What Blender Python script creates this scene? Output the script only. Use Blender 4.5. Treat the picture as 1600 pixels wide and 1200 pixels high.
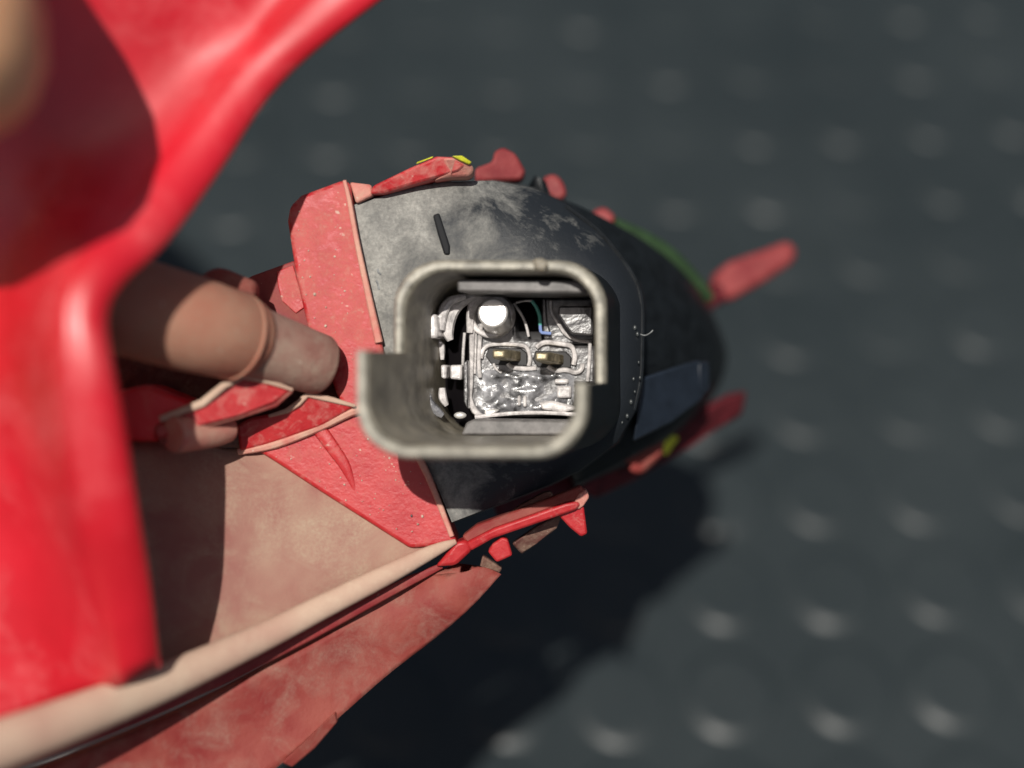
import bpy, bmesh, math, random
from mathutils import Matrix, Vector, noise
random.seed(7)
S = bpy.context.scene
for o in list(bpy.data.objects): bpy.data.objects.remove(o)
COL = S.collection
MM = 0.001
# ------------------------------------------------------------------ camera, sky, sun
TILT = math.radians(35)
CAM_DIST = 0.295                      # from lens to the mat along the view axis
cam_loc = Vector((0, -CAM_DIST*math.sin(TILT), CAM_DIST*math.cos(TILT)))
RX = Matrix.Rotation(TILT, 4, 'X')
cd = bpy.data.cameras.new('camera'); cam = bpy.data.objects.new('camera', cd); COL.objects.link(cam)
cam.matrix_world = Matrix.Translation(cam_loc) @ RX
cd.sensor_width = 36; cd.lens = 150/105*36
cd.clip_start = 0.002; cd.clip_end = 50
cd.dof.use_dof = True; cd.dof.focus_distance = 0.1530; cd.dof.aperture_fstop = 7.6
S.camera = cam

SUN_CAM = Vector((-0.12, 0.31, 1.0)).normalized()      # towards the sun, in the lamp's frame
sun_dir = (RX.to_3x3() @ SUN_CAM).normalized()
elev = math.asin(sun_dir.z); rot = math.atan2(sun_dir.x, sun_dir.y)
W = bpy.data.worlds.new('World'); S.world = W; W.use_nodes = True
nt = W.node_tree; nt.nodes.clear()
sky = nt.nodes.new('ShaderNodeTexSky'); sky.sky_type = 'NISHITA'; sky.sun_disc = False
sky.sun_elevation = elev; sky.sun_rotation = rot; sky.air_density = 1.0; sky.dust_density = 4.0; sky.ozone_density = 0.4
bg = nt.nodes.new('ShaderNodeBackground'); bg.inputs[1].default_value = 0.05
wo = nt.nodes.new('ShaderNodeOutputWorld')
nt.links.new(sky.outputs[0], bg.inputs[0]); nt.links.new(bg.outputs[0], wo.inputs[0])
sl = bpy.data.lights.new('sun', 'SUN'); sl.energy = 4.6; sl.angle = math.radians(0.53); sl.color = (1.0, 0.955, 0.88)
so = bpy.data.objects.new('sun', sl); COL.objects.link(so)
so.rotation_euler = sun_dir.to_track_quat('Z', 'Y').to_euler(); so.location = (0, 0, 2)
S.view_settings.view_transform = 'Standard'; S.view_settings.look = 'None'
S.view_settings.exposure = 0.0; S.view_settings.gamma = 1.0
S.cycles.max_bounces = 8

# frame of the lamp: origin 150 mm in front of the lens, +z back towards the lens
LF = Matrix.Translation(cam_loc) @ RX @ Matrix.Translation((0, 0, -0.150))
K = 1/15.24
def L(px, py, z=0.0):
    s = (150-z)/150*K
    return Vector(((px-800)*s, (600-py)*s, z))

# ------------------------------------------------------------------ materials
def newmat(name):
    m = bpy.data.materials.new(name); m.use_nodes = True
    return m, m.node_tree, m.node_tree.nodes['Principled BSDF']
def noise_node(t, size_mm, detail=4, rough=0.6, stretch=None, dist=0.0, vec=None):
    n = t.nodes.new('ShaderNodeTexNoise'); n.inputs['Scale'].default_value = 1000/size_mm
    n.inputs['Detail'].default_value = detail; n.inputs['Roughness'].default_value = rough
    n.inputs['Distortion'].default_value = dist
    if vec is None:
        tc = t.nodes.new('ShaderNodeTexCoord'); vec = tc.outputs['Object']
    if stretch:
        mp = t.nodes.new('ShaderNodeMapping'); mp.inputs['Scale'].default_value = stretch[:3]
        if len(stretch) > 3: mp.inputs['Rotation'].default_value = (0, 0, stretch[3])
        t.links.new(vec, mp.inputs[0]); vec = mp.outputs[0]
    t.links.new(vec, n.inputs['Vector'])
    return n.outputs['Fac']
def ramp(t, fac, stops):
    r = t.nodes.new('ShaderNodeValToRGB'); t.links.new(fac, r.inputs[0])
    e = r.color_ramp.elements
    while len(e) < len(stops): e.new(0.5)
    for i, (p, c) in enumerate(stops):
        e[i].position = p; e[i].color = (c, c, c, 1) if not isinstance(c, tuple) else (*c, 1)
    return r.outputs[0]
def mixc(t, fac, a, b, mode='MIX'):
    m = t.nodes.new('ShaderNodeMix'); m.data_type = 'RGBA'; m.blend_type = mode
    if hasattr(fac, 'links'): t.links.new(fac, m.inputs[0])
    else: m.inputs[0].default_value = fac
    for s, v in ((6, a), (7, b)):
        if hasattr(v, 'links'): t.links.new(v, m.inputs[s])
        else: m.inputs[s].default_value = (*v, 1)
    return m.outputs[2]
def math_n(t, op, a, b):
    m = t.nodes.new('ShaderNodeMath'); m.operation = op; m.use_clamp = (op in ('MULTIPLY', 'ADD'))
    for i, v in enumerate((a, b)):
        if hasattr(v, 'links'): t.links.new(v, m.inputs[i])
        else: m.inputs[i].default_value = v
    return m.outputs[0]
def bumps(t, b, items):
    prev = None
    for fac, dist_mm, st in items:
        n = t.nodes.new('ShaderNodeBump'); n.inputs['Distance'].default_value = dist_mm*MM
        n.inputs['Strength'].default_value = st; t.links.new(fac, n.inputs['Height'])
        if prev is not None: t.links.new(prev, n.inputs['Normal'])
        prev = n.outputs[0]
    t.links.new(prev, b.inputs['Normal'])

def plastic(name, base, base2, dust=(0.42, 0.34, 0.25), dust_lo=0.5, dust_hi=0.75, dust_max=0.6,
            rough=0.42, size=5.0, sss=0.0, fine=0.35, spec=0.5, bump=0.05, speck=True, ygrad=0):
    m, t, b = newmat(name)
    c = mixc(t, ramp(t, noise_node(t, size*1.7, 3), [(0.35, 0.0), (0.68, 1.0)]), base, base2)
    bn = noise_node(t, size, 6, 0.65, dist=0.6)
    if ygrad:                                            # dust has settled towards one end
        tc = t.nodes.new('ShaderNodeTexCoord'); sp_ = t.nodes.new('ShaderNodeSeparateXYZ'); t.links.new(tc.outputs['Object'], sp_.inputs[0])
        mr = t.nodes.new('ShaderNodeMapRange'); t.links.new(sp_.outputs[1], mr.inputs[0])
        mr.inputs[1].default_value = -0.014; mr.inputs[2].default_value = 0.006; mr.inputs[3].default_value = -ygrad; mr.inputs[4].default_value = ygrad*0.25
        ad = t.nodes.new('ShaderNodeMath'); ad.operation = 'ADD'; t.links.new(bn, ad.inputs[0]); t.links.new(mr.outputs[0], ad.inputs[1]); bn = ad.outputs[0]
    big = ramp(t, bn, [(dust_lo, 0.0), (dust_hi, dust_max)])
    gr = ramp(t, noise_node(t, fine, 5, 0.7), [(0.35, 0.35), (0.65, 1.0)])
    d = math_n(t, 'MULTIPLY', big, gr)
    c = mixc(t, d, c, dust)
    if speck:                                            # pale grit grains
        sp = ramp(t, noise_node(t, fine*1.6, 2, 0.5), [(0.70, 0.0), (0.75, 0.6)])
        c = mixc(t, math_n(t, 'MULTIPLY', sp, ramp(t, big, [(0.0, 0.25), (0.3, 1.0)])), c, (0.62, 0.52, 0.42))
    t.links.new(c, b.inputs['Base Color'])
    rr = t.nodes.new('ShaderNodeMapRange'); t.links.new(d, rr.inputs[0])
    rr.inputs[3].default_value = rough; rr.inputs[4].default_value = min(1, rough+0.4)
    rr.inputs[2].default_value = 0.5
    t.links.new(rr.outputs[0], b.inputs['Roughness'])
    b.inputs['Specular IOR Level'].default_value = spec
    if sss > 0:
        b.inputs['Subsurface Weight'].default_value = sss
        b.inputs['Subsurface Radius'].default_value = (1.0, 0.15, 0.12)
        b.inputs['Subsurface Scale'].default_value = 0.0012
    bumps(t, b, [(noise_node(t, fine, 4, 0.7), bump, 0.7), (noise_node(t, size*0.4, 4, 0.6), bump*3, 0.5)])
    return m

RED = plastic('red_plastic_dusty', (0.38, 0.010, 0.015), (0.46, 0.030, 0.032), dust_lo=0.44, dust_hi=0.64, dust_max=0.72, ygrad=0.14,
              dust=(0.50, 0.22, 0.185), rough=0.46, size=1.5, sss=0.12, fine=0.45, bump=0.035)
RED_LOW = plastic('red_plastic_clean', (0.66, 0.014, 0.026), (0.72, 0.035, 0.045), dust_lo=0.50, dust_hi=0.78, dust_max=0.55,
              dust=(0.70, 0.26, 0.20), rough=0.38, size=4.0, sss=0.15, fine=0.5, bump=0.05)
RED_GLOSS = plastic('red_panel_gloss', (0.46, 0.001, 0.008), (0.62, 0.006, 0.020), dust_lo=0.48, dust_hi=0.80, dust_max=0.50,
              dust=(0.72, 0.16, 0.16), rough=0.42, size=11.0, sss=0.0, fine=1.2, bump=0.02, spec=0.9, speck=False)
DUST = plastic('tan_dust_over_red', (0.27, 0.115, 0.095), (0.34, 0.21, 0.155), dust_lo=0.42, dust_hi=0.70, dust_max=0.8,
              dust=(0.40, 0.31, 0.225), rough=0.75, size=6.0, fine=0.35, bump=0.06, spec=0.25, speck=False)
for _n in ('Coat Weight',):
    RED_GLOSS.node_tree.nodes['Principled BSDF'].inputs[_n].default_value = 0.25
RED_GLOSS.node_tree.nodes['Principled BSDF'].inputs['Coat Roughness'].default_value = 0.34
BOSS = plastic('grey_brown_dust', (0.24, 0.105, 0.085), (0.32, 0.185, 0.145), dust_lo=0.38, dust_hi=0.7, dust_max=0.8,
              dust=(0.36, 0.30, 0.23), rough=0.72, size=3.5, fine=0.3, bump=0.08, spec=0.3)
BEIGE = plastic('beige_dust_rim', (0.40, 0.235, 0.18), (0.50, 0.36, 0.27), dust_lo=0.42, dust_hi=0.75, dust_max=0.8,
              dust=(0.56, 0.44, 0.33), rough=0.7, size=7.0, fine=0.4, bump=0.05, spec=0.3)
LIP = plastic('dusty_lip', (0.50, 0.14, 0.12), (0.54, 0.29, 0.22), dust_lo=0.40, dust_hi=0.7, dust_max=0.8,
              dust=(0.55, 0.40, 0.30), rough=0.6, size=2.2, fine=0.35, bump=0.06, spec=0.35)
PINK = plastic('dusty_pink_plastic', (0.19, 0.020, 0.018), (0.26, 0.060, 0.045), dust_lo=0.44, dust_hi=0.74, dust_max=0.75,
              dust=(0.30, 0.185, 0.145), rough=0.65, size=3.5, fine=0.4, bump=0.06, spec=0.3, speck=False)
MAROON = plastic('dark_red_grime_shade', (0.17, 0.014, 0.018), (0.24, 0.03, 0.03), dust_lo=0.45, dust_hi=0.8, dust_max=0.5,
              dust=(0.36, 0.18, 0.13), rough=0.55, size=5.0, fine=0.4, bump=0.05, spec=0.3)  # also paints shade on the web plate and under the rim
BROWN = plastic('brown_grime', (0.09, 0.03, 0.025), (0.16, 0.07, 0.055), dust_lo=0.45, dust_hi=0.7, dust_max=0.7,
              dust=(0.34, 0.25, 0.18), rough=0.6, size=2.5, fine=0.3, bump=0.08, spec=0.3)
ORANGE = plastic('orange_brown_dust', (0.36, 0.15, 0.10), (0.40, 0.22, 0.15), dust_lo=0.42, dust_hi=0.8, dust_max=0.7,
              dust=(0.34, 0.23, 0.155), rough=0.62, size=3.5, fine=0.4, bump=0.05, spec=0.3, sss=0.2)
TOOTH = plastic('red_tooth', (0.17, 0.018, 0.022), (0.26, 0.045, 0.045), dust_lo=0.5, dust_hi=0.9, dust_max=0.4,
              dust=(0.36, 0.17, 0.14), rough=0.6, size=2, fine=0.5, spec=0.3)

def black_dusty():
    m, t, b = newmat('black_plastic_dusty')
    tc = t.nodes.new('ShaderNodeTexCoord'); sp = t.nodes.new('ShaderNodeSeparateXYZ'); t.links.new(tc.outputs['Object'], sp.inputs[0])
    # dust lies on the collar side and thins out to the far side
    mr = t.nodes.new('ShaderNodeMapRange'); t.links.new(sp.outputs[0], mr.inputs[0])
    mr.inputs[1].default_value = -0.016; mr.inputs[2].default_value = 0.010
    mr.inputs[3].default_value = 0.26; mr.inputs[4].default_value = -0.20
    big = noise_node(t, 5.5, 8, 0.7, dist=0.5)
    s = t.nodes.new('ShaderNodeMath'); s.operation = 'ADD'; t.links.new(big, s.inputs[0]); t.links.new(mr.outputs[0], s.inputs[1])
    d = ramp(t, s.outputs[0], [(0.42, 0.0), (0.56, 0.30), (0.80, 0.75)])
    gr = ramp(t, noise_node(t, 0.4, 5, 0.75), [(0.32, 0.55), (0.66, 1.0)])
    d = math_n(t, 'MULTIPLY', d, gr)
    c = mixc(t, d, (0.014, 0.017, 0.021), (0.48, 0.47, 0.43))
    scr = ramp(t, noise_node(t, 1.0, 4, 0.7, stretch=(0.35, 2.2, 1, 0.35)), [(0.66, 0.0), (0.74, 0.35)])
    c = mixc(t, math_n(t, 'MULTIPLY', scr, ramp(t, d, [(0.0, 0.3), (0.2, 1.0)])), c, (0.42, 0.42, 0.40))
    t.links.new(c, b.inputs['Base Color'])
    rr = t.nodes.new('ShaderNodeMapRange'); t.links.new(d, rr.inputs[0])
    rr.inputs[2].default_value = 0.4; rr.inputs[3].default_value = 0.50; rr.inputs[4].default_value = 0.85
    t.links.new(rr.outputs[0], b.inputs['Roughness']); b.inputs['Specular IOR Level'].default_value = 0.35
    bumps(t, b, [(noise_node(t, 0.3, 5, 0.75), 0.05, 0.8), (noise_node(t, 2.5, 5, 0.6), 0.15, 0.5)])
    return m
BLACK = black_dusty()
def simple(name, col, rough, metal=0, spec=0.5, b1=None, coat=0, var=0.0, vs=2.0):
    m, t, b = newmat(name)
    if var:
        c = mixc(t, ramp(t, noise_node(t, vs, 5, 0.65), [(0.35, 0.0), (0.68, 1.0)]), tuple(x*(1-var) for x in col), tuple(min(1, x*(1+var)) for x in col))
        t.links.new(c, b.inputs['Base Color'])
    else: b.inputs['Base Color'].default_value = (*col, 1)
    b.inputs['Roughness'].default_value = rough; b.inputs['Metallic'].default_value = metal
    b.inputs['Specular IOR Level'].default_value = spec; b.inputs['Coat Weight'].default_value = coat
    b.inputs['Coat Roughness'].default_value = 0.12
    if b1: bumps(t, b, [(noise_node(t, s, 4, 0.6, dist=dd), h, 0.8) for s, h, dd in b1])
    return m
DEEP = simple('black_plastic', (0.008, 0.010, 0.012), 0.45, spec=0.25, b1=[(0.5, 0.03, 0)], var=0.4)
SHROUD = simple('smoky_shroud', (0.27, 0.24, 0.185), 0.42, spec=0.6, b1=[(0.5, 0.03, 0), (3, 0.10, 0)], var=0.45, vs=2.5)
for _m, _r in ((SHROUD, 0.3),):
    _b = _m.node_tree.nodes['Principled BSDF']; _b.inputs['Transmission Weight'].default_value = 0.25; _b.inputs['Subsurface Weight'].default_value = _r
    _b.inputs['Subsurface Radius'].default_value = (1.0, 0.85, 0.6); _b.inputs['Subsurface Scale'].default_value = 0.0012
RIMW = simple('worn_shroud_rim', (0.31, 0.29, 0.235), 0.5, spec=0.6, b1=[(0.5, 0.03, 0), (2, 0.06, 0)], var=0.45, vs=1.5)
WET = simple('glossy_wet_plastic', (0.08, 0.076, 0.078), 0.36, spec=0.9, b1=[(0.9, 0.055, 0.6), (2.2, 0.26, 0.4)], var=0.8, vs=1.0, coat=0.5)
GREASE = simple('clear_grease', (0.17, 0.17, 0.18), 0.30, spec=0.9, b1=[(1.8, 0.32, 1.0), (0.6, 0.03, 0.3)], var=1.0, vs=1.8, coat=1.0)
BEAD = simple('edge_glare', (0.55, 0.52, 0.51), 0.30, spec=1.0, coat=0.5, b1=[(0.5, 0.05, 0)], var=0.4, vs=0.9)  # glare on black plastic edges, painted as a pale colour
SILVER = simple('glare_silver', (0.75, 0.73, 0.70), 0.34, metal=0.5, spec=0.8, b1=[(0.5, 0.03, 0)])  # white sun glare put into a pale silver colour
HOLE = simple('dark_recess', (0.006, 0.005, 0.006), 0.4, spec=0.3)
BRASS = simple('tarnished_brass', (0.34, 0.29, 0.19), 0.45, metal=0.7, b1=[(0.4, 0.04, 0.5)], var=0.5, vs=0.8)
YELLOW = simple('yellow_green_paint', (0.55, 0.56, 0.03), 0.5, b1=[(0.4, 0.04, 0)], var=0.3, vs=0.8)
GREENW = simple('green_strip', (0.026, 0.055, 0.020), 0.5, var=0.3)
FIBRE = simple('pale_fibre', (0.24, 0.25, 0.25), 0.7, spec=0.2, var=0.5, vs=1.0)
TEAL = simple('teal_glint', (0.10, 0.38, 0.31), 0.3, spec=0.8)  # coloured glint painted as a teal surface
BLUE = simple('blue_glint', (0.20, 0.28, 0.55), 0.3, spec=0.8)  # coloured glint painted as a blue surface
BLUEFACE = simple('sky_tinted_black', (0.014, 0.020, 0.031), 0.42, spec=0.5, var=0.2)  # black facet tinted blue to paint its sky reflection
LEDGE = simple('grey_ledge', (0.13, 0.122, 0.118), 0.5, spec=0.5, b1=[(0.5, 0.03, 0)], var=0.4)
BLACKMARK = simple('dark_grime', (0.014, 0.015, 0.017), 0.7, spec=0.2)
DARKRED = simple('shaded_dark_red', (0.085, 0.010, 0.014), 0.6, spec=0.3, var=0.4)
DROP = simple('dried_droplet', (0.045, 0.05, 0.05), 0.3, spec=0.6)

# ------------------------------------------------------------------ helpers
def finish(name, bm, mat, parent=None, bevel=0, seg=2, angle=35, subsurf=0, solid=0, off=-1):
    bmesh.ops.recalc_face_normals(bm, faces=bm.faces)
    me = bpy.data.meshes.new(name); bm.to_mesh(me); bm.free()
    me.transform(Matrix.Scale(MM, 4))
    for p in me.polygons: p.use_smooth = True
    me.set_sharp_from_angle(angle=math.radians(angle))
    me.materials.append(mat)
    o = bpy.data.objects.new(name, me); COL.objects.link(o)
    if parent: o.parent = parent
    if solid:
        s = o.modifiers.new('solid', 'SOLIDIFY'); s.thickness = solid*MM; s.offset = off
    if bevel:
        b = o.modifiers.new('bevel', 'BEVEL'); b.width = bevel*MM; b.segments = seg; b.limit_method = 'ANGLE'; b.angle_limit = math.radians(25)
        b.harden_normals = False
    if subsurf:
        s = o.modifiers.new('sub', 'SUBSURF'); s.levels = subsurf; s.render_levels = subsurf
    return o
def tag(o, label=None, cat=None, group=None, kind=None):
    for k, v in (('label', label), ('category', cat), ('group', group), ('kind', kind)):
        if v: o[k] = v
def root(name, loc_mm, label, cat, group=None):
    o = bpy.data.objects.new(name, None); COL.objects.link(o); o.empty_display_size = 0.01
    o.matrix_world = LF
    tag(o, label, cat, group); return o
def slab_bm(pts, depth, shift=(0, 0), bm=None):
    """solid plate: outline in the lamp's frame, thickness away from the lens"""
    bm = bm or bmesh.new()
    P = [p if isinstance(p, Vector) else L(*p) for p in pts]
    f = [bm.verts.new(p) for p in P]
    b = [bm.verts.new(p + Vector((shift[0], shift[1], -depth))) for p in P]
    bm.faces.new(f); bm.faces.new(b[::-1])
    n = len(P)
    for i in range(n): bm.faces.new((f[i], b[i], b[(i+1) % n], f[(i+1) % n]))
    return bm
def slab(name, pts, depth, mat, parent, bevel=0.25, shift=(0, 0), seg=2):
    return finish(name, slab_bm(pts, depth, shift), mat, parent, bevel, seg)
def crom(pts, n):
    P = [Vector(p) for p in pts]; out = []
    for i in range(len(P)-1):
        p0 = P[max(i-1, 0)]; p1 = P[i]; p2 = P[i+1]; p3 = P[min(i+2, len(P)-1)]
        for k in range(n):
            t = k/n
            out.append(0.5*((2*p1)+(-p0+p2)*t+(2*p0-5*p1+4*p2-p3)*t*t+(-p0+3*p1-3*p2+p3)*t**3))
    out.append(P[-1]); return out
def tube_bm(path, radii, sides=10, bm=None, flat=1.0, smooth=4):
    bm = bm or bmesh.new()
    P = [p if isinstance(p, Vector) else L(*p) for p in path]
    if not hasattr(radii, '__len__'): radii = [radii]*len(P)
    R = [Vector((r, 0, 0)) for r in radii]
    if len(P) > 2 and smooth > 1: P, R = crom(P, smooth), crom(R, smooth)
    R = [r[0] for r in R]; rings = []
    for i, p in enumerate(P):
        t = (P[min(i+1, len(P)-1)] - P[max(i-1, 0)]).normalized()
        a = t.cross(Vector((0, 0, 1)))
        if a.length < 1e-4: a = Vector((1, 0, 0))
        a.normalize(); b = t.cross(a).normalized()
        rings.append([bm.verts.new(p + (a*math.cos(q)+b*math.sin(q)*flat)*R[i]) for q in [2*math.pi*k/sides for k in range(sides)]])
    for i in range(len(rings)-1):
        for k in range(sides):
            bm.faces.new((rings[i][k], rings[i][(k+1) % sides], rings[i+1][(k+1) % sides], rings[i+1][k]))
    bm.faces.new(rings[0][::-1]); bm.faces.new(rings[-1])
    return bm
def tube(name, path, radii, mat, parent, sides=10, flat=1.0, smooth=4, bevel=0):
    return finish(name, tube_bm(path, radii, sides, None, flat, smooth), mat, parent, bevel)
def grid_bm(rows, n_u=4, n_v=4):
    """smooth surface through rows of points"""
    rr = [crom([p if isinstance(p, Vector) else L(*p) for p in r], n_u) for r in rows]
    cols = [crom([r[j] for r in rr], n_v) for j in range(len(rr[0]))]
    bm = bmesh.new(); V = [[bm.verts.new(p) for p in c] for c in cols]
    for i in range(len(V)-1):
        for j in range(len(V[0])-1):
            bm.faces.new((V[i][j], V[i+1][j], V[i+1][j+1], V[i][j+1]))
    return bm
def cyl_bm(c, axis, r0, r1, h, sides=24, bm=None, inner=0):
    """cylinder or ring standing on c along axis"""
    bm = bm or bmesh.new(); ax = Vector(axis).normalized()
    a = ax.orthogonal().normalized(); b = ax.cross(a)
    def ring(r, t): return [bm.verts.new(c+ax*t+(a*math.cos(2*math.pi*k/sides)+b*math.sin(2*math.pi*k/sides))*r) for k in range(sides)]
    o0, o1 = ring(r0, 0), ring(r1, h)
    def band(x, y):
        for k in range(sides): bm.faces.new((x[k], x[(k+1) % sides], y[(k+1) % sides], y[k]))
    band(o0, o1)
    if inner:
        i1, i0 = ring(inner, h), ring(inner, 0)
        band(o1, i1); band(i1, i0); band(i0, o0)
    else:
        bm.faces.new(o1); bm.faces.new(o0[::-1])
    return bm

# ================================================================== THE MAT (ground)
def build_mat():
    m, t, b = newmat('dark_rubber_mat')
    c = mixc(t, ramp(t, noise_node(t, 60, 4, 0.6), [(0.3, 0.0), (0.7, 1.0)]), (0.018, 0.024, 0.0265), (0.028, 0.035, 0.0375))
    c = mixc(t, ramp(t, noise_node(t, 3.0, 5, 0.7), [(0.62, 0.0), (0.72, 0.35)]), c, (0.09, 0.095, 0.09))
    t.links.new(c, b.inputs['Base Color']); b.inputs['Specular IOR Level'].default_value = 0.20
    t.links.new(ramp(t, noise_node(t, 8, 4), [(0.3, 0.33), (0.7, 0.40)]), b.inputs['Roughness'])
    bumps(t, b, [(noise_node(t, 1.2, 4, 0.6), 0.10, 0.6)])
    bm = bmesh.new()
    E = 2500
    vs = [bm.verts.new((x, y, 0)) for x, y in ((-E, -E), (E, -E), (E, E), (-E, E))]; bm.faces.new(vs)
    vs = [bm.verts.new((x, y, -6)) for x, y in ((-E, -E), (E, -E), (E, E), (-E, E))]; bm.faces.new(vs[::-1])
    MS = CAM_DIST/0.4; pitch = 27.0*MS; x0 = 79.5*MS; y0 = -92.0*MS
    prof = [(a*MS, b_*MS) for a, b_ in [(12.4, -0.08), (11.8, 0.15), (11.0, 0.46), (10.4, 0.68), (9.8, 0.83), (9.3, 0.90), (8.8, 0.92), (8.3, 0.922), (4.0, 0.922)]]
    N = 28
    for i in range(-14, 12):
        for j in range(-8, 22):
            rj = random.Random(i*31+j*7)
            cx = x0 + i*pitch+rj.uniform(-.4,.4)+1.0*math.sin(j*0.7); cy = y0 + j*pitch+rj.uniform(-.4,.4)+0.04*cx
            if cy < -190: continue
            r = random.Random(i*97+j); k = 0.95+0.08*r.random(); h = 0.8+0.4*r.random()
            tx, ty = r.uniform(-.03, .03), r.uniform(-.03, .03)
            rings = [[bm.verts.new((cx+rad*k*math.cos(2*math.pi*q/N), cy+rad*k*math.sin(2*math.pi*q/N), z*h+(rad*(tx*math.cos(2*math.pi*q/N)+ty*math.sin(2*math.pi*q/N)) if z > 0.0 else 0))) for q in range(N)] for rad, z in prof]
            for a in range(len(rings)-1):
                for q in range(N): bm.faces.new((rings[a][q], rings[a][(q+1) % N], rings[a+1][(q+1) % N], rings[a+1][q]))
            bm.faces.new(rings[-1])
    o = finish('ground', bm, m, angle=70)
    tag(o, 'dark grey rubber mat with rows of low round studs', kind='structure')
build_mat()

# ================================================================== RED LAMP HOUSING
H = root('lamp_housing', None, 'dusty red plastic lamp housing with ribs and clips around the black connector', 'lamp housing')

# collar: front wall with a chamfered dusty lip next to the connector
slab('collar', [(449,345,-0.6),(453,322,-0.6),(470,305,-0.6),(535,281,-0.6),(547,285,-0.4),(551,318,-0.4),(561,380,-0.3),(577,450,-0.3),(597,540,-0.3),
                (612,600,-0.3),(640,672,-0.4),(672,745,-0.6),(716,852,-0.9),(640,857,-0.9),(560,806,-0.7),(500,768,-0.7),(430,722,-0.7),(395,700,-0.7),
                (470,668,-0.7),(540,640,-0.7),(525,615,-0.7),(505,560,-0.7),(480,510,-0.6),(462,430,-0.6)], 7.0, RED, H, 0.8, seg=4)
tube('collar_lip', [(538,282,-0.25),(545,310,-0.2),(556,370,0.0),(573,450,0.0),(592,535,0.0)], [0.2,0.24,0.27,0.32,0.42], LIP, H, 8, 0.7)
tube('collar_lip', [(640,690,-0.1),(668,742,-0.3),(706,838,-0.6)], [0.42,0.36,0.25], LIP, H, 8, 0.7)
# corner block between collar and top clip arm
slab('corner_block', [(546,284,-0.9),(580,288,-1.2),(583,305,-1.2),(556,318,-1.0)], 5.0, LIP, H, 0.25)
# top clip arm with thickened head
c = slab('clip_arm', [(578,303,-0.8),(582,290,-0.8),(640,262,-0.4),(682,244,0.2),(706,245,0.3),(728,258,-0.4),(716,268,-0.8),(640,290,-0.9),(600,302,-0.9)], 3.6, RED, H, 0.3)
slab('arm_head', [(690,246,0.35),(712,246,0.2),(738,256,-0.6),(741,268,-1.2),(733,276,-1.5),(705,277,-1.3),(676,282,-1.2),(700,268,-0.6)], 3.2, LIP, c, 0.3)
slab('paint_mark', [(706,243.5,0.62),(722,243,0.42),(737,253,-0.1),(733,257,-0.15),(718,250,0.25)], 0.6, YELLOW, c, 0.1)
slab('paint_mark', [(650,256,-0.1),(676,246,0.2),(677,244,0.1),(652,253,-0.2)], 0.3, YELLOW, c, 0.05)
# lower clip arm with two hooked teeth
c = slab('clip_arm', [(728,848,-1.0),(772,826,-0.6),(884,787,0.0),(903,784,0.0),(908,790,-0.2),(900,797,-0.4),(884,803,-0.4),(770,842,-0.8),(735,862,-1.0)], 3.0, RED, H, 0.3, shift=(0, 0.3))
slab('arm_top', [(722,838,-1.4),(745,820,-1.6),(800,800,-1.7),(862,777,-1.2),(908,759,-1.0),(917,768,-1.0),(914,782,-0.9),(903,783,-0.9),(884,786,-0.9),(772,827,-1.4),(730,850,-1.6)], 2.4, PINK, c, 0.2)
slab('arm_end', [(896,786,-0.3),(905,772,-0.6),(917,764,-0.8),(921,777,-0.8),(912,790,-0.6),(904,797,-0.6)], 2.6, LIP, c, 0.2)
slab('tooth', [(868,800,-1.4),(900,790,-1.1),(912,790,-1.1),(918,834,-1.6),(908,839,-1.6),(890,824,-1.6)], 2.2, RED, c, 0.22)
slab('tooth', [(770,850,-1.8),(784,840,-1.6),(793,842,-1.6),(801,868,-2.0),(776,879,-2.0),(762,862,-2.0)], 2.2, RED, c, 0.22)
slab('foot_block', [(712,848,-0.7),(730,843,-0.9),(738,860,-1.0),(712,884,-1.2),(680,886,-1.2),(700,862,-0.9)], 4.0, RED, H, 0.4)
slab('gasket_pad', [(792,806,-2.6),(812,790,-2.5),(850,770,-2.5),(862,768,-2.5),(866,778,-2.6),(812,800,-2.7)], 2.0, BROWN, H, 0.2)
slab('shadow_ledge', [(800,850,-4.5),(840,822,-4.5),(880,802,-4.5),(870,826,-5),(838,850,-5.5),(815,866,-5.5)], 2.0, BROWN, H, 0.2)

# ridges on the red triangle below the connector
tube('ridge', [(372,706,-0.45),(430,694,-0.3),(500,666,-0.2),(560,640,-0.1),(585,660,-0.3)], [0.35,0.45,0.5,0.5,0.3], LIP, H, 8, 0.8)
tube('ridge', [(497,668,-0.62),(520,700,-0.62),(540,730,-0.68),(555,768,-0.8)], [0.75,0.7,0.55,0.2], RED, H, 10, 0.5)
slab('step_fin', [(369,664,0.6),(392,652,0.8),(448,642,1.2),(470,626,1.6),(481,615,1.6),(555,634,0.8),(500,668,0.2),(430,692,0.0),(374,706,0.0)], 4.0, RED, H, 0.35)
tube('fin_lip', [(420,650,1.3),(448,642,1.4),(466,630,1.7),(481,616,1.8),(520,625,1.3),(554,634,0.9)], [0.16,0.28,0.32,0.32,0.28,0.16], BEIGE, H, 8, 0.6, smooth=1)
# near fin, pointed, with beige edge
slab('pointed_fin', [(240,664,8),(316,632,8),(348,604,8),(380,588,7),(457,608,5),(430,632,5),(372,650,6),(316,664,8),(240,690,9)], 3.2, RED, H, 0.4)
tube('fin_lip', [(250,655,8.6),(316,630,8.3),(350,602,8.2),(380,587,7.3),(420,596,6.1),(457,609,5.1)], [0.32,0.40,0.36,0.36,0.28,0.16], BEIGE, H, 8, 0.6, smooth=1)
tube('fin_edge', [(250,690,8.4),(316,664,7.6),(372,650,5.8),(430,632,4.8),(456,611,4.8)], [0.32,0.40,0.32,0.28,0.16], PINK, H, 8, 0.6, smooth=1)
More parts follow.
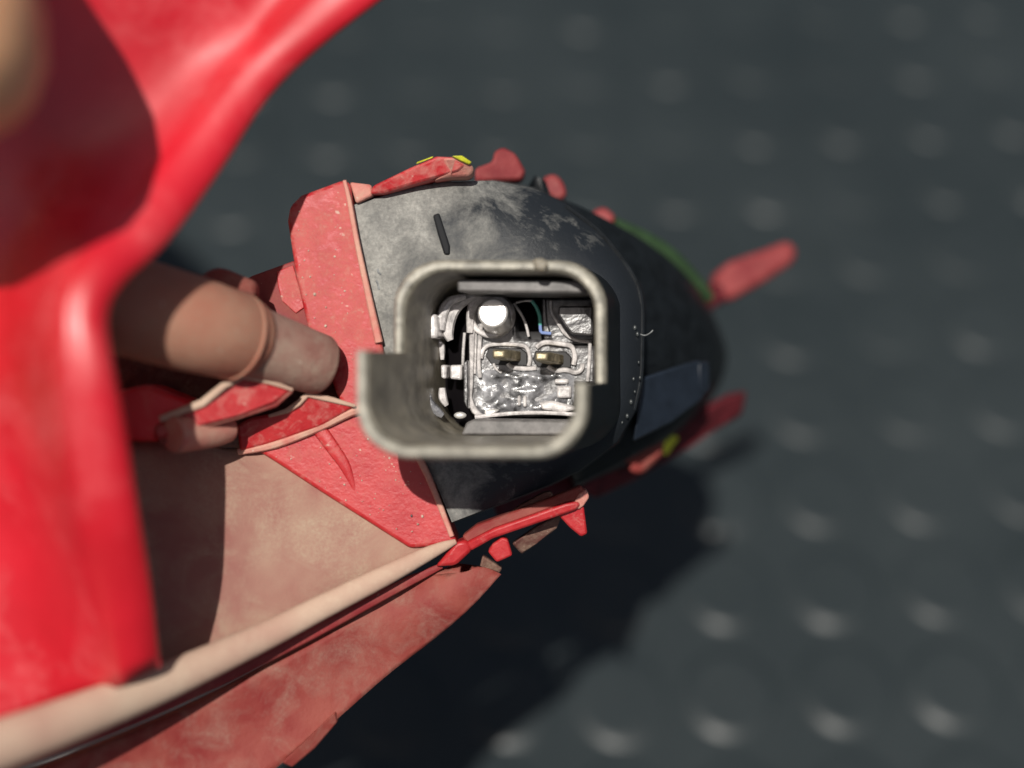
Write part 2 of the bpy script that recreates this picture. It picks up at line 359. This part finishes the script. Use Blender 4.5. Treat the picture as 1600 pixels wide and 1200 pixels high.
# small round peg below the fin
tube('peg', [(356,668,3.0),(330,674,5.0),(270,680,9.0)], [1.45,1.6,1.8], LIP, H, 20, smooth=4, bevel=0.3)
slab('dark_block', [(180,612,9.00),(230,600,8.25),(300,628,7.50),(306,664,7.50),(240,690,7.50),(186,690,8.25)], 6, RED_LOW, H, 0.5)

# screw boss: tapering post that leans out towards the lens
tube('screw_boss', [(509,573,1.2),(500,570,1.6),(478,563,2.6),(372,528,7.0)], [2.75,3.1,3.2,3.8], BOSS, H, 48, smooth=1, bevel=0.35)
slab('boss_land', [(400,486,8.2),(446,502,5.9),(478,521,3.3),(500,533,1.8),(512,543,0.6),(490,542,2.2),(468,529,4.4),(440,515,6.6),(402,500,8.9)], 1.2, BEIGE, H, 0.25)
tube('boss_collar', [(372,527,7.49),(368,525,7.92),(300,506,11.4),(215,482,13.5),(110,455,15.0)], [4.15,4.3,4.6,4.7,4.8], ORANGE, H, 48, smooth=1, bevel=0.3)
finish('boss_ring', cyl_bm(L(371,527,7.85), L(300,506,12.24)-L(371,527,7.85), 4.32, 4.42, 0.5, 40, None, 3.9), ORANGE, H, 0.15)
slab('side_tab', [(262,452,9.36),(300,440,8.64),(330,419,7.92),(348,418,7.56),(400,440,5.76),(399,466,5.76),(352,452,7.20),(300,462,8.64)], 2.6, PINK, H, 0.5)
slab('side_tab', [(172,432,12.24),(206,424,11.52),(262,452,10.08),(262,474,10.08),(190,470,12.24)], 5, DUST, H, 0.5)
# web plate behind the boss
slab('web_plate', [(330,462,-1.5),(396,430,-1.8),(460,407,-2.0),(484,500,-2.0),(500,560,-2.0),(460,560,-2.0),(380,500,-1.5)], 2.0, MAROON, H, 0.15)  # dark red includes the side tab's shadow, painted in
slab('lit_speckled_patch', [(432,424,-1.72),(458,414,-1.75),(476,480,-1.75),(462,490,-1.75),(440,470,-1.70),(434,446,-1.70)], 0.25, RED, H, 0.1)  # speckled patch, painted brighter as the part outside the tab's shadow
slab('back_web', [(170,470,4),(300,455,2),(500,560,-3),(545,640,-3),(420,700,-2),(340,700,0),(170,700,4)], 2.0, BROWN, H, 0.3)

# dusty platform and thick rounded rim
finish('platform', grid_bm([
    [(390,670,-1.60),(470,725,-1.60),(545,780,-1.60),(620,825,-1.60),(690,860,-1.60)],
    [(366,700,-1.20),(436,742,-1.20),(516,792,-1.30),(598,842,-1.40),(662,868,-1.60)],
    [(310,690,0.99),(360,775,1.06),(440,840,0.66),(520,880,0.13),(600,890,-1.00)],
    [(240,690,3.30),(290,820,3.96),(350,920,3.30),(430,955,1.98),(520,930,0.00)],
    [(150,690,6.60),(190,860,7.92),(230,1000,7.92),(300,1050,5.94),(400,1000,2.97)],
    [(60,700,10.56),(80,920,11.88),(90,1060,11.88),(120,1110,11.22),(240,1075,7.26)],
    [(-80,800,15.84),(-80,950,15.84),(-80,1060,15.84),(-60,1160,14.52),(60,1140,11.22)]], 5, 5), DUST, H, solid=1.5)
tube('platform_rim', [(712,846,-0.8),(675,862,-0.2),(600,900,1.4),(500,950,3.8),(400,1000,6.8),(250,1068,13),(80,1135,21),(-120,1205,29)],
     [0.28,0.7,1.05,1.25,1.45,1.8,2.1,2.4], BEIGE, H, 24, 0.75)
# flange below the rim, its outer edge lies further from the lens
finish('flange', grid_bm([
    [(716,880,-3.60),(640,912,-5.00),(540,968,-2.50),(420,1035,0.14),(280,1105,3.44),(100,1180,8.72),(-120,1260,13.34)],
    [(752,885,-4.20),(690,930,-3.40),(590,1000,-3.90),(470,1085,-1.18),(350,1160,1.46),(200,1240,5.42),(0,1330,10.70)],
    [(778,893,-4.60),(722,945,-4.20),(636,1018,-5.10),(530,1115,-2.17),(440,1190,0.14),(330,1270,3.44),(150,1380,8.06)]], 4, 5), PINK, H, solid=1.6)
tube('rim_shadow_strip', [(690,884,-2.40),(600,928,-0.60),(480,992,1.58),(330,1065,5.28),(180,1130,9.24),(0,1195,13.86)], [0.3,0.6,0.7,0.8,0.9,1.0], MAROON, H, 10, 0.5)  # dark strip painting the shadow line below the rim
slab('flange_edge', [(754,868,-4.4),(785,888,-4.8),(776,902,-5.0),(740,935,-4.9),(690,976,-4.5),(700,950,-4.2),(745,905,-4.2)], 1.6, BROWN, H, 0.2)
slab('flange_edge', [(690,972,-4.7),(640,1016,-3.6),(652,1020,-4.2),(692,984,-5.0)], 2.2, MAROON, H, 0.2)
slab('flange_edge', [(524,1112,0.0),(470,1165,2.0),(440,1192,3.5),(456,1200,2.6),(492,1170,1.0),(528,1128,-0.6)], 2.2, PINK, H, 0.2)

# big front wall: smooth red sheet much nearer to the lens, with raised rolled rim
E = [(760,-130),(600,-8),(500,70),(418,150),(338,270),(258,378),(192,440),(166,492),(173,560),(190,650),(214,800),(234,920),(249,1042)]
I = [(600,-170),(455,-30),(385,50),(325,120),(246,225),(170,322),(112,395),(84,470),(84,560),(92,650),(112,800),(130,920),(165,1082)]
F = [(520,-190),(380,-60),(310,10),(250,75),(170,165),(90,260),(30,330),(-10,440),(-4,560),(10,650),(30,800),(40,930),(60,1120)]
G = [(200,-260),(120,-120),(40,-60),(-20,0),(-80,80),(-140,160),(-190,260),(-210,430),(-200,560),(-190,660),(-160,820),(-120,960),(-80,1180)]
ZE = [12,13.5,15,16.5,19.5,24,27.5,29,29.5,28.5,26,22,16.5]      # height of the rolled rim along the wall
rows = [[(x+3, y+2, z-1.2) for (x, y), z in zip(E, ZE)], [(x, y, z) for (x, y), z in zip(E, ZE)],
        [((x*0.72+u*0.28), (y*0.72+v*0.28), z+1.1) for (x, y), (u, v), z in zip(E, I, ZE)],
        [((x*0.35+u*0.65), (y*0.35+v*0.65), z+1.3) for (x, y), (u, v), z in zip(E, I, ZE)],
        [(x, y, z+0.2) for (x, y), z in zip(I, ZE)],
        [(x, y, z-d) for (x, y), z, d in zip(F, ZE, [-2,-2,-2,-1,0,3,6,8,8,8,8,5,2])],
        [(x, y, z-d) for (x, y), z, d in zip(G, ZE, [-11,-11,-10,-9,-7,-1,6,12,15,15,13,8,3])]]
finish('front_wall', grid_bm(rows, 4, 5), RED_GLOSS, H, solid=2.0, subsurf=0)

# far rim of the housing seen beyond the connector: base ring with teeth
slab('tooth', [(742,262,-12),(770,252,-13),(772,236,-13),(786,229,-13),(806,240,-13),(822,268,-14),(815,282,-14),(742,284,-12)], 3, TOOTH, H, 0.4)
slab('tooth', [(848,276,-18),(866,270,-18),(880,282,-18),(887,304,-18),(870,318,-18),(850,300,-18)], 3, TOOTH, H, 0.5)
slab('tooth', [(924,330,-24),(944,322,-24),(962,336,-24),(958,352,-24),(930,348,-24)], 3, TOOTH, H, 0.5)
tube('green_fringe', [(956,350,-26),(1000,372,-28),(1040,396,-30),(1075,428,-32),(1108,466,-34)], [0.9,1.1,1.1,1.0,0.8], GREENW, H, 10)  # green blur fringe along the shell edge, built as a thin strip
slab('far_tab', [(1112,432,-42),(1142,408,-42),(1200,388,-43),(1232,374,-44),(1248,388,-44),(1242,410,-44),(1196,440,-43),(1140,472,-42),(1118,466,-42)], 4, TOOTH, H, 0.9)
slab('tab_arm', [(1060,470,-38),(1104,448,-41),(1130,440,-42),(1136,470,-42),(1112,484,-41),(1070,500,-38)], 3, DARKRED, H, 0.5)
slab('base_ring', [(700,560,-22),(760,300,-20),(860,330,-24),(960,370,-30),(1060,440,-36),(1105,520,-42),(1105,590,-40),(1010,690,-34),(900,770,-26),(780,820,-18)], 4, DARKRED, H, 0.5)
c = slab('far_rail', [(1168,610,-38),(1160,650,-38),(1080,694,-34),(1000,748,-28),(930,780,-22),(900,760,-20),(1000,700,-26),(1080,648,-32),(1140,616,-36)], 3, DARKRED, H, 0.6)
slab('paint_mark', [(1010,700,-25.5),(1040,672,-27),(1062,684,-28),(1042,712,-27.5)], 0.8, YELLOW, c, 0.3)
slab('rail_bracket', [(978,712,-22),(1010,690,-23),(1040,684,-24),(1036,712,-24),(1004,742,-22),(984,738,-21)], 2, PINK, c, 0.6)

# ================================================================== BLACK CONNECTOR
C = root('connector', None, 'black plastic electrical connector with open two pin socket held in the red housing', 'connector')
# body: domed face running from the collar to the far side
sil = [(553,320),(600,306),(650,291),(700,284),(770,282),(832,293),(884,318),(934,356),(974,404),(998,444),(1006,480),(1005,530),(1003,590),(994,640),(965,690),(905,735),(860,757),(790,784),(706,816),(683,760),(655,708),(622,630),(597,540),(575,440),(560,372)]
drop = [0.5,1.2,1.8,2.6,3.8,4.4,4.6,4.4,4.0,3.4,3.0,2.8,2.8,2.8,2.6,2.2,1.8,1.4,1.0,0.4,0.3,0.2,0.2,0.2,0.3]
cx0, cy0 = 790, 560
def foot(x, y):
    # point of the socket's outline (px) on the way from its middle to (x, y)
    dx, dy = x-cx0, y-cy0
    k = (abs(dx/146)**5+abs(dy/128)**5)**(-1/5)
    return cx0+dx*k, cy0+dy*k
ts = [0.0, 0.0, 0.30, 0.5, 0.66, 0.78, 0.87, 0.94, 0.98, 1.0]
def zface(px): return -1.2 - max(0, px-820)*0.012
bm = bmesh.new(); rings = []
for t in ts[1:]:
    rr = []
    n = len(sil)
    for i in range(n):
        x, y = sil[i]; xi, yi = foot(x, y); x2 = xi+(x-xi)*t; y2 = yi+(y-yi)*t
        rr.append(bm.verts.new(L(x2, y2, zface(x2) - drop[i]*t**3.2)))
    rings.append(rr)
for dz, k in ((0.7, 0.0), (9, 0.0)):
    rings.append([bm.verts.new(L(sil[i][0]+(3 if dz > 1 else 0), sil[i][1], zface(sil[i][0])-drop[i]-dz)) for i in range(len(sil))])
for a in range(len(rings)-1):
    for i in range(len(sil)):
        bm.faces.new((rings[a][i], rings[a][(i+1) % len(sil)], rings[a+1][(i+1) % len(sil)], rings[a+1][i]))
# open in the middle (the socket well passes through), closed underneath
bm.faces.new(rings[-1][::-1])
body = finish('body', bm, BLACK, C, angle=50)
# details on the body
slab('dark_mark', [(676,336,-0.95),(686,332,-0.95),(703,384,-0.95),(703,398,-0.95),(694,398,-0.95),(684,366,-0.95)], 1.0, BLACKMARK, C, 0.2)  # dark mark on the face, built as a thin slab
tube('edge_bead', [(884,322,-6.0),(934,360,-6.4),(974,408,-6.6),(996,446,-6.4),(1003,482,-6.2),(1003,530,-6.0),(1001,590,-6.0),(990,640,-5.8)], 0.28, DEEP, C, 8)
# second tier: darker shell that runs back to the far end
finish('rear_shell', grid_bm([
    [(800,300,-13),(870,318,-13.5),(930,360,-14),(975,410,-14),(985,460,-14),(990,540,-14),(985,610,-14),(960,670,-13.5),(890,735,-13)],
    [(820,292,-15),(900,320,-16),(965,358,-18),(1025,412,-20),(1056,470,-21),(1064,545,-21),(1056,620,-20),(1010,686,-18),(900,750,-15)],
    [(840,300,-16),(930,336,-20),(1000,372,-23),(1060,420,-26),(1100,475,-29),(1120,548,-31),(1100,622,-27),(1020,700,-22),(900,760,-17)],
    [(850,310,-28),(940,345,-32),(1010,380,-36),(1070,425,-40),(1108,480,-44),(1136,556,-46),(1110,626,-42),(1030,705,-36),(900,765,-28)]], 4, 5), DEEP, C, solid=1.5)
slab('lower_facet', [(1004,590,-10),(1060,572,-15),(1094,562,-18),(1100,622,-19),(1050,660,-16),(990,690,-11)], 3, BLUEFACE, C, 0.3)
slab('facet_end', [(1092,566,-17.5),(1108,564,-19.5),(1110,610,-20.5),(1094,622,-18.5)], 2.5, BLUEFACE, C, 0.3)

# shroud ------------------------------------------------------------
SX, ZL, ZH, ZF = -0.206, 7.2, 19.0, -7.6
def rr_loop(hw, hh, r, n=9):
    out = []
    for (qx, qy, a0) in ((1, 1, 0), (-1, 1, 90), (-1, -1, 180), (1, -1, 270)):
        for k in range(n):
            a = math.radians(a0+90*k/(n-1))
            out.append((qx*(hw-r)+r*math.cos(a), qy*(hh-r)+r*math.sin(a)))
    return out
def ctr(z): return (-1.43+SX*(z-8), 2.70+0.0*(z-8))
def wall_pos(u, z, inset):
    """u=(x,y) on unit outline (outer), inset in mm"""
    cx, cy = ctr(z)
    return Vector((cx+u[0], cy+u[1], z))
HW, HH, RR = 10.45, 9.45, 4.7
outer = rr_loop(HW, HH, RR); 
def loop_with_steps(lp):
    """insert doubled points where the outline crosses the step height; returns (x,y,high)"""
    out = []; n = len(lp)
    for i in range(n):
        a, b = lp[i], lp[(i+1) % n]
        cut = 0.35 if a[0] < 0 else -2.6
        out.append((a[0], a[1], a[1] < cut))
        if (a[1] < cut) != (b[1] < cut):
            t = (cut-a[1])/(b[1]-a[1]); x = a[0]+(b[0]-a[0])*t
            out.append((x, cut, a[1] < cut)); out.append((x, cut, b[1] < cut))
    return out
base_loop = loop_with_steps(outer)
def off_pt(p, d):
    sx = (HW-d)/HW; sy = (HH-d)/HH
    return (p[0]*sx, p[1]*sy if abs(p[1]-0.35) > 1e-6 and abs(p[1]+2.6) > 1e-6 else p[1])
bm = bmesh.new(); loops = []
for d, dz, mode in ((0.0, None, 'base'), (0.0, -0.9, 'rim'), (0.12, -0.35, 'rim'), (0.40, 0.0, 'rim'), (0.85, 0.0, 'rim'), (1.12, -0.35, 'rim'), (1.25, -1.0, 'rim'), (1.5, None, 'mid'), (1.5, None, 'floor')):
    lp = []
    for p in base_loop:
        x, y = off_pt(p, d)
        top = ZH if p[2] else ZL
        z = {'base': -4.5, 'rim': top+(dz or 0), 'mid': -1.0, 'floor': ZF-1}[mode]
        wob = 0.10*noise.noise(Vector((x*0.4, y*0.4, 3.1)))
        cx, cy = ctr(z); lp.append(bm.verts.new((cx+x+wob, cy+y+wob, z)))
    loops.append(lp)
outset = set(v for lp in loops[0:2] for v in lp)
rimset = set(v for lp in loops[2:6] for v in lp)
n = len(base_loop)
for a in range(len(loops)-1):
    for i in range(n): bm.faces.new((loops[a][i], loops[a][(i+1) % n], loops[a+1][(i+1) % n], loops[a+1][i]))
for f in bm.faces:
    f.material_index = 1 if all(v in rimset for v in f.verts) else (2 if all(v in outset for v in f.verts) else 0)
sh = finish('shroud', bm, SHROUD, C, angle=40); sh.data.materials.append(RIMW); sh.data.materials.append(DEEP)
# notch marks on the rim
slab('rim_nub', [(832,405,8.3),(846,402,8.3),(858,410,8.3),(852,424,8.2),(836,422,8.2)], 1.2, SHROUD, C, 0.3)
# floor of the well
bm = bmesh.new(); cx, cy = ctr(ZF)
vs = [bm.verts.new((cx+x*0.9, cy+y*0.9, ZF)) for x, y in outer]; bm.faces.new(vs)
finish('well_floor', bm, HOLE, C, solid=0.6)

# inside the well ---------------------------------------------------
AX = Vector((0.206*-1, 0, 1)).normalized()
def wslab(name, pts, z, depth, mat, bevel=0.15):
    return slab(name, [(x, y, z) for x, y in pts], depth, mat, C, bevel, shift=(0.206*depth, 0))
def wbead(name, pts, z, r, mat=None, flat=1.0, smooth=4):
    return tube(name, [(p[0], p[1], p[2] if len(p) > 2 else z) for p in pts], r, mat or BEAD, C, 8, flat, smooth)
wslab('upper_ledge', [(714,436),(900,438),(916,446),(920,457),(890,458),(714,456)], 4.0, 9, LEDGE, 0.25)
wslab('lower_ledge', [(740,655),(890,657),(900,680),(720,680),(728,660)], 0.0, 6.5, LEDGE, 0.25)
# terminal block with window and slots
ins = wslab('terminal_block', [(742,470),(800,466),(800,476),(806,528),(856,532),(862,540),(930,540),(930,600),(902,600),(902,650),(760,652),(742,640),(733,620),(733,486)], -5.4, 3.0, WET, 0.3)
wslab('block_end', [(850,466),(930,466),(930,538),(862,538),(852,500)], -5.6, 2.5, WET, 0.25)
wslab('relief_plate', [(873,478),(926,478),(926,524),(893,522),(884,510),(871,490)], -2.2, 3.8, WET, 0.2)
wbead('relief_bead', [(861,470),(862,487),(874,508),(884,522),(900,531),(924,534)], -5.2, 0.20)
wbead('relief_bead', [(922,534),(921,560),(918,596)], -5.1, 0.20)
# round guide socket; the post's white glare is put into its colour
rc = L(771, 494, -5.6)
finish('guide_ring', cyl_bm(rc, AX, 2.45, 2.35, 1.6, 36, None, 1.78), BEAD, C, 0.15)
pc = L(778, 503, -5.4)
bm = cyl_bm(pc, (-0.09, 0.14, 1), 1.62, 1.55, 5.4, 32)
finish('guide_post', bm, SILVER, C, 0.25, 3)
# brass blades in their slots
for (bx, by, tx, ty) in ((805, 558, 779, 553), (872, 564, 846, 557)):
    tip = L(tx, ty, -0.2); bot = L(bx+4, by, -7.4)
    d = (bot-tip)
    bm = bmesh.new()
    w, h = 0.80, 0.50
    q0 = [tip+Vector((sx*w*0.75, sy*h*0.7, 0)) for sx, sy in ((-1, -1), (1, -1), (1, 1), (-1, 1))]
    q1 = [tip+d*0.10+Vector((sx*w, sy*h, 0)) for sx, sy in ((-1, -1), (1, -1), (1, 1), (-1, 1))]
    q2 = [bot+Vector((sx*w*1.2, sy*h*1.1, 0)) for sx, sy in ((-1, -1), (1, -1), (1, 1), (-1, 1))]
    V = [[bm.verts.new(p) for p in q] for q in (q0, q1, q2)]
    bm.faces.new(V[0]); bm.faces.new(V[2][::-1])
    for a in range(2):
        for k in range(4): bm.faces.new((V[a][k], V[a][(k+1) % 4], V[a+1][(k+1) % 4], V[a+1][k]))
    finish('terminal_blade', bm, BRASS, C, 0.18, 3)
wslab('terminal_slot', [(764,543),(814,544),(824,552),(824,572),(768,570),(758,556)], -5.25, 0.5, HOLE, 0.1)
wslab('terminal_slot', [(836,548),(884,549),(893,558),(892,575),(840,574),(832,562)], -5.22, 0.5, HOLE, 0.1)
wbead('slot_bead', [(752,560),(756,545),(772,538),(812,539),(824,545),(828,560),(826,572)], -5.0, 0.22)
wbead('slot_bead', [(838,543),(852,535),(880,538),(893,542),(898,556),(896,570)], -5.0, 0.28)
wbead('slot_bead', [(793,568),(800,574),(820,576),(838,575)], -5.0, 0.25)
wbead('slot_bead', [(856,572),(868,579),(884,578),(900,582),(909,576),(909,568)], -5.0, 0.27)
wbead('slot_bead', [(771,568),(775,576),(784,582)], -5.0, 0.14)
# dark window with thin ribs and coloured glints
wbead('window_rib', [(803,474),(815,492),(822,508),(826,526)], -5.3, 0.15)
wbead('window_rib', [(806,473),(820,470),(832,470)], -5.5, 0.12)
wbead('teal_glint_bead', [(831,470),(838,480),(843,494),(844,508)], -5.2, 0.20, TEAL)  # rainbow glint built as a coloured bead
wbead('blue_glint_bead', [(844,506),(845,518),(850,520),(861,521)], -5.2, 0.18, BLUE, smooth=2)  # blue end of the same painted glint
wslab('window_frame', [(846,466),(862,466),(872,500),(862,530),(850,530),(846,500)], -5.9, 1.0, WET, 0.2)
# curved hooks on the left
wbead('hook', [(752,462),(728,468),(710,484),(702,504),(700,520),(704,532)], -4.0, [0.35,0.55,0.6,0.62,0.6,0.35])
wbead('hook', [(728,463),(704,470),(692,488),(689,516)], -3.2, [0.3,0.5,0.55,0.4])
wbead('hook', [(780,461),(758,464),(742,474),(736,492),(734,520)], -4.4, [0.4,0.62,0.62,0.5,0.35])
wbead('block_edge', [(742,492),(738,520),(737,560),(736,600),(734,622),(742,642),(756,652)], -4.9, [0.2,0.3,0.24,0.24,0.3,0.35,0.2])
wbead('block_edge', [(752,506),(750,530),(748,562),(750,590)], -4.8, 0.22)
wbead('block_edge', [(726,520),(724,545),(723,575)], -5.6, 0.16)
wbead('block_edge', [(744,520),(743,550),(742,584)], -5.1, 0.12)
wslab('latch_step', [(662,492),(682,490),(684,528),(662,530)], -1.6, 4.0, BEAD, 0.3)
wslab('latch_step', [(644,496),(660,494),(660,528),(644,530)], 0.4, 5.0, SHROUD, 0.3)
wbead('hook_tail', [(683,532),(690,542),(691,562)], -5.0, [0.28,0.35,0.2])
wslab('small_tab', [(703,570),(722,570),(721,594),(703,592)], -3.8, 3.0, BEAD, 0.2)
wslab('small_tab', [(688,570),(697,570),(697,592),(689,591)], -3.4, 3.0, BEAD, 0.2)
wslab('side_wall', [(724,566),(731,562),(731,640),(724,628)], -3.6, 3.5, WET, 0.15)
wbead('hook_tail', [(691,606),(692,622),(698,634)], -3.6, [0.35,0.45,0.25])
bm = bmesh.new(); bmesh.ops.create_uvsphere(bm, u_segments=14, v_segments=8, radius=0.42)
bmesh.ops.scale(bm, vec=(1.6, 0.9, 0.8), verts=bm.verts); bmesh.ops.translate(bm, vec=L(719, 649, -4.4), verts=bm.verts)
finish('glint_bead', bm, SILVER, C)  # glint painted as a small silver bead
wbead('grease_streak', [(668,612),(672,628),(682,642),(692,650)], -1.5, [0.25,0.4,0.5,0.3], GREASE)
# grease: lumpy wet film over the lower half of the block
bm = bmesh.new(); NX, NY = 46, 26
def gz(u, v):
    e = min(u, 1-u, v, 1-v); return -5.35 + 0.75*min(1, e*6)*(0.35+noise.noise(Vector((u*7, v*4.5, 1.7)))*0.9+0.2*noise.noise(Vector((u*17, v*11, 4.7))))
V = [[bm.verts.new(L(745+152*i/NX, 578+70*j/NY, gz(i/NX, j/NY))) for j in range(NY+1)] for i in range(NX+1)]
for i in range(NX):
    for j in range(NY): bm.faces.new((V[i][j], V[i+1][j], V[i+1][j+1], V[i][j+1]))
finish('grease_film', bm, GREASE, C, angle=80)
for (x0, y0, x1, y1) in ((808,618,813,634),(817,618,822,636),(866,592,888,600),(870,603,892,622)):
    wslab('glare_lug', [(x0,y0),(x1,y0),(x1,y1),(x0,y1)], -4.6, 1.0, BEAD, 0.2)  # pale lugs paint glare on the wet block
wslab('glint_lug', [(842,628),(862,626),(896,634),(900,640),(880,644),(846,640)], -4.3, 1.2, BEAD, 0.4)  # glint on the block painted as a pale lug
wslab('glint_lug', [(756,640),(774,639),(780,641),(770,648),(757,650)], -4.4, 1.2, SILVER, 0.3)  # glint painted as a silver lug
wbead('bottom_edge', [(742,652),(800,646),(850,645),(905,648)], -4.4, 0.22)

# small marks on the body: droplets, scuffs, fibres
rnd = random.Random(3)
for i, (x, y, r) in enumerate([(985,578,0.12),(990,592,0.16),(984,604,0.22),(992,612,0.13),(978,622,0.16),(986,628,0.22),(975,640,0.14),(980,650,0.2),(972,660,0.14),(966,592,0.14),(998,566,0.12),(1000,590,0.14),(984,518,0.3),(992,512,0.22),(996,522,0.2),(643,806,0.12)]):
    bm = bmesh.new(); bmesh.ops.create_uvsphere(bm, u_segments=10, v_segments=6, radius=r)
    bmesh.ops.scale(bm, vec=(0.9, 1.3, 0.7), verts=bm.verts); bmesh.ops.translate(bm, vec=L(x, y, -4.6 if x > 700 else -0.6), verts=bm.verts)
    finish('droplet', bm, DROP, C)
bm = bmesh.new()
def zsurf(x, y):
    # height of the body's face under a pixel position (same rule as the face above)
    best = -1.2
    n = len(sil); dx, dy = x-cx0, y-cy0; a = math.atan2(dy, dx)
    for i in range(n):
        x1, y1 = sil[i][0]-cx0, sil[i][1]-cy0; x2, y2 = sil[(i+1) % n][0]-cx0, sil[(i+1) % n][1]-cy0
        den = dx*(y2-y1)-dy*(x2-x1)
        if abs(den) < 1e-6: continue
        t = (x1*(y2-y1)-y1*(x2-x1))/den; s = (x1*dy-y1*dx)/den*-1 if False else ((dx*t-x1)/(x2-x1) if abs(x2-x1) > abs(y2-y1) else (dy*t-y1)/(y2-y1))
        if t > 0 and -0.001 <= s <= 1.001:
            k = 1/t; d = drop[i]*(1-s)+drop[(i+1) % n]*s
            return zface(x)-d*k**5
    return best
for (x, y, n, a) in [(778,336,6,0.35),(786,344,7,0.3),(792,352,7,0.5),(800,362,6,-0.3),(806,358,6,-0.2),(776,342,4,0.4),(590,420,4,1.2),(588,438,4,1.2)]:
    pts = []; X, Y = x, y
    for k in range(n):
        pts.append(L(X, Y, zsurf(X, Y)+0.08)); X += 4.2*math.cos(a)+rnd.uniform(-1, 1); Y += 4.2*math.sin(a)+rnd.uniform(-2, 2)
    tube_bm(pts, 0.11, 5, bm, 0.5, 2)
s = finish('scuff_mark', bm, FIBRE, C); tag(s, kind='stuff')
bm = bmesh.new()
for pts in ([(1000,522),(1008,524),(1016,520),(1020,516)], [(860,374),(868,378),(874,386)], [(880,400),(886,402),(892,408)]):
    tube_bm([L(x, y, zsurf(min(x, 1000), y)+0.15) for x, y in pts], 0.06, 5, bm)
s = finish('fibre', bm, FIBRE, C); tag(s, kind='stuff')

def inpoly(x, y, poly):
    c = False; n = len(poly)
    for i in range(n):
        (x1, y1), (x2, y2) = poly[i][:2], poly[(i+1) % n][:2]
        if (y1 > y) != (y2 > y) and x < (x2-x1)*(y-y1)/(y2-y1)+x1: c = not c
    return c
def grit(name, poly, zf, n, mat, parent, sz, seed):
    r = random.Random(seed); bm = bmesh.new(); k = 0
    xs = [p[0] for p in poly]; ys = [p[1] for p in poly]
    while k < n:
        x, y = r.uniform(min(xs), max(xs)), r.uniform(min(ys), max(ys))
        if not inpoly(x, y, poly): continue
        k += 1; c = L(x, y, zf(x, y)); q = r.uniform(*sz)*(2.0 if r.random() < 0.08 else 1.0)
        m = bmesh.ops.create_icosphere(bm, subdivisions=1, radius=q)['verts']
        for v in m: v.co = c + Vector((v.co.x*r.uniform(.6, 1.4), v.co.y*r.uniform(.6, 1.4), v.co.z*0.6))
    o = finish(name, bm, mat, parent, angle=20); tag(o, kind='stuff')
GRIT = simple('pale_grit', (0.50, 0.40, 0.32), 0.8, spec=0.2, var=0.5, vs=1.0)
grit('grit', [(455,330),(535,290),(590,530),(525,600),(480,500)], lambda x, y: -0.50, 45, GRIT, H, (0.03, 0.08), 1)
grit('grit', [(410,702),(500,675),(580,660),(660,740),(705,845),(640,850)], lambda x, y: -0.55, 55, GRIT, H, (0.03, 0.08), 2)
grit('grit', [(566,330),(700,292),(820,300),(930,380),(900,400),(640,405),(600,480)], lambda x, y: zsurf(x, y), 150, FIBRE, C, (0.03, 0.07), 3)
grit('grit', [(672,725),(880,722),(800,775),(712,805)], lambda x, y: zsurf(x, y), 60, FIBRE, C, (0.03, 0.07), 4)

# ================================================================== HAND
def build_hand():
    m, t, b = newmat('skin')
    c = mixc(t, ramp(t, noise_node(t, 6, 4), [(0.3, 0.0), (0.7, 1.0)]), (0.85, 0.42, 0.22), (0.92, 0.52, 0.30))
    t.links.new(c, b.inputs['Base Color']); b.inputs['Roughness'].default_value = 0.5
    b.inputs['Subsurface Weight'].default_value = 0.25; b.inputs['Subsurface Radius'].default_value = (1, 0.35, 0.2); b.inputs['Subsurface Scale'].default_value = 0.002
    bumps(t, b, [(noise_node(t, 0.8, 4), 0.05, 0.6)])
    V = []; Ed = []; R = []
    def add(p, r, prev=None):
        V.append(Vector(p)*MM); R.append(r*MM)
        if prev is not None: Ed.append((prev, len(V)-1))
        return len(V)-1
    # coordinates in mm in the lamp's frame; hand grips the left edge of the front wall
    wrist0 = add((-125, 90, 30), 24); wrist = add((-105, 72, 29), 22, wrist0)
    palm = add((-88, 56, 27), 20, wrist)
    t1 = add((-74, 56, 40), 13, palm); t2 = add((-56, 46, 46), 11.5, t1); t3 = add((-43.4, 28, 46), 12.4, t2); t4 = add((-44.4, 15.5, 45), 11.6, t3)
    for k, (y, ln) in enumerate(((44, 1.0), (26, 1.08), (8, 1.0), (-10, 0.82))):
        a = add((-86, y+4, 14), 10.5, palm); b1 = add((-76, y-2, -3), 8.6, a)
        b2 = add((-76+12*ln, y-6, -14), 7.6, b1); b3 = add((-76+22*ln, y-8, -12), 6.6, b2)
    me = bpy.data.meshes.new('person'); me.from_pydata(V, Ed, []); me.materials.append(m)
    o = bpy.data.objects.new('person', me); COL.objects.link(o); o.matrix_world = LF
    sk = o.modifiers.new('skin', 'SKIN'); sk.use_smooth_shade = True
    for i, v in enumerate(me.skin_vertices[0].data): v.radius = (R[i], R[i]); v.use_root = (i == 0)
    ss = o.modifiers.new('sub', 'SUBSURF'); ss.levels = 2; ss.render_levels = 2
    tag(o, 'bare tan hand at the left edge gripping the red housing wall', 'person')
build_hand()
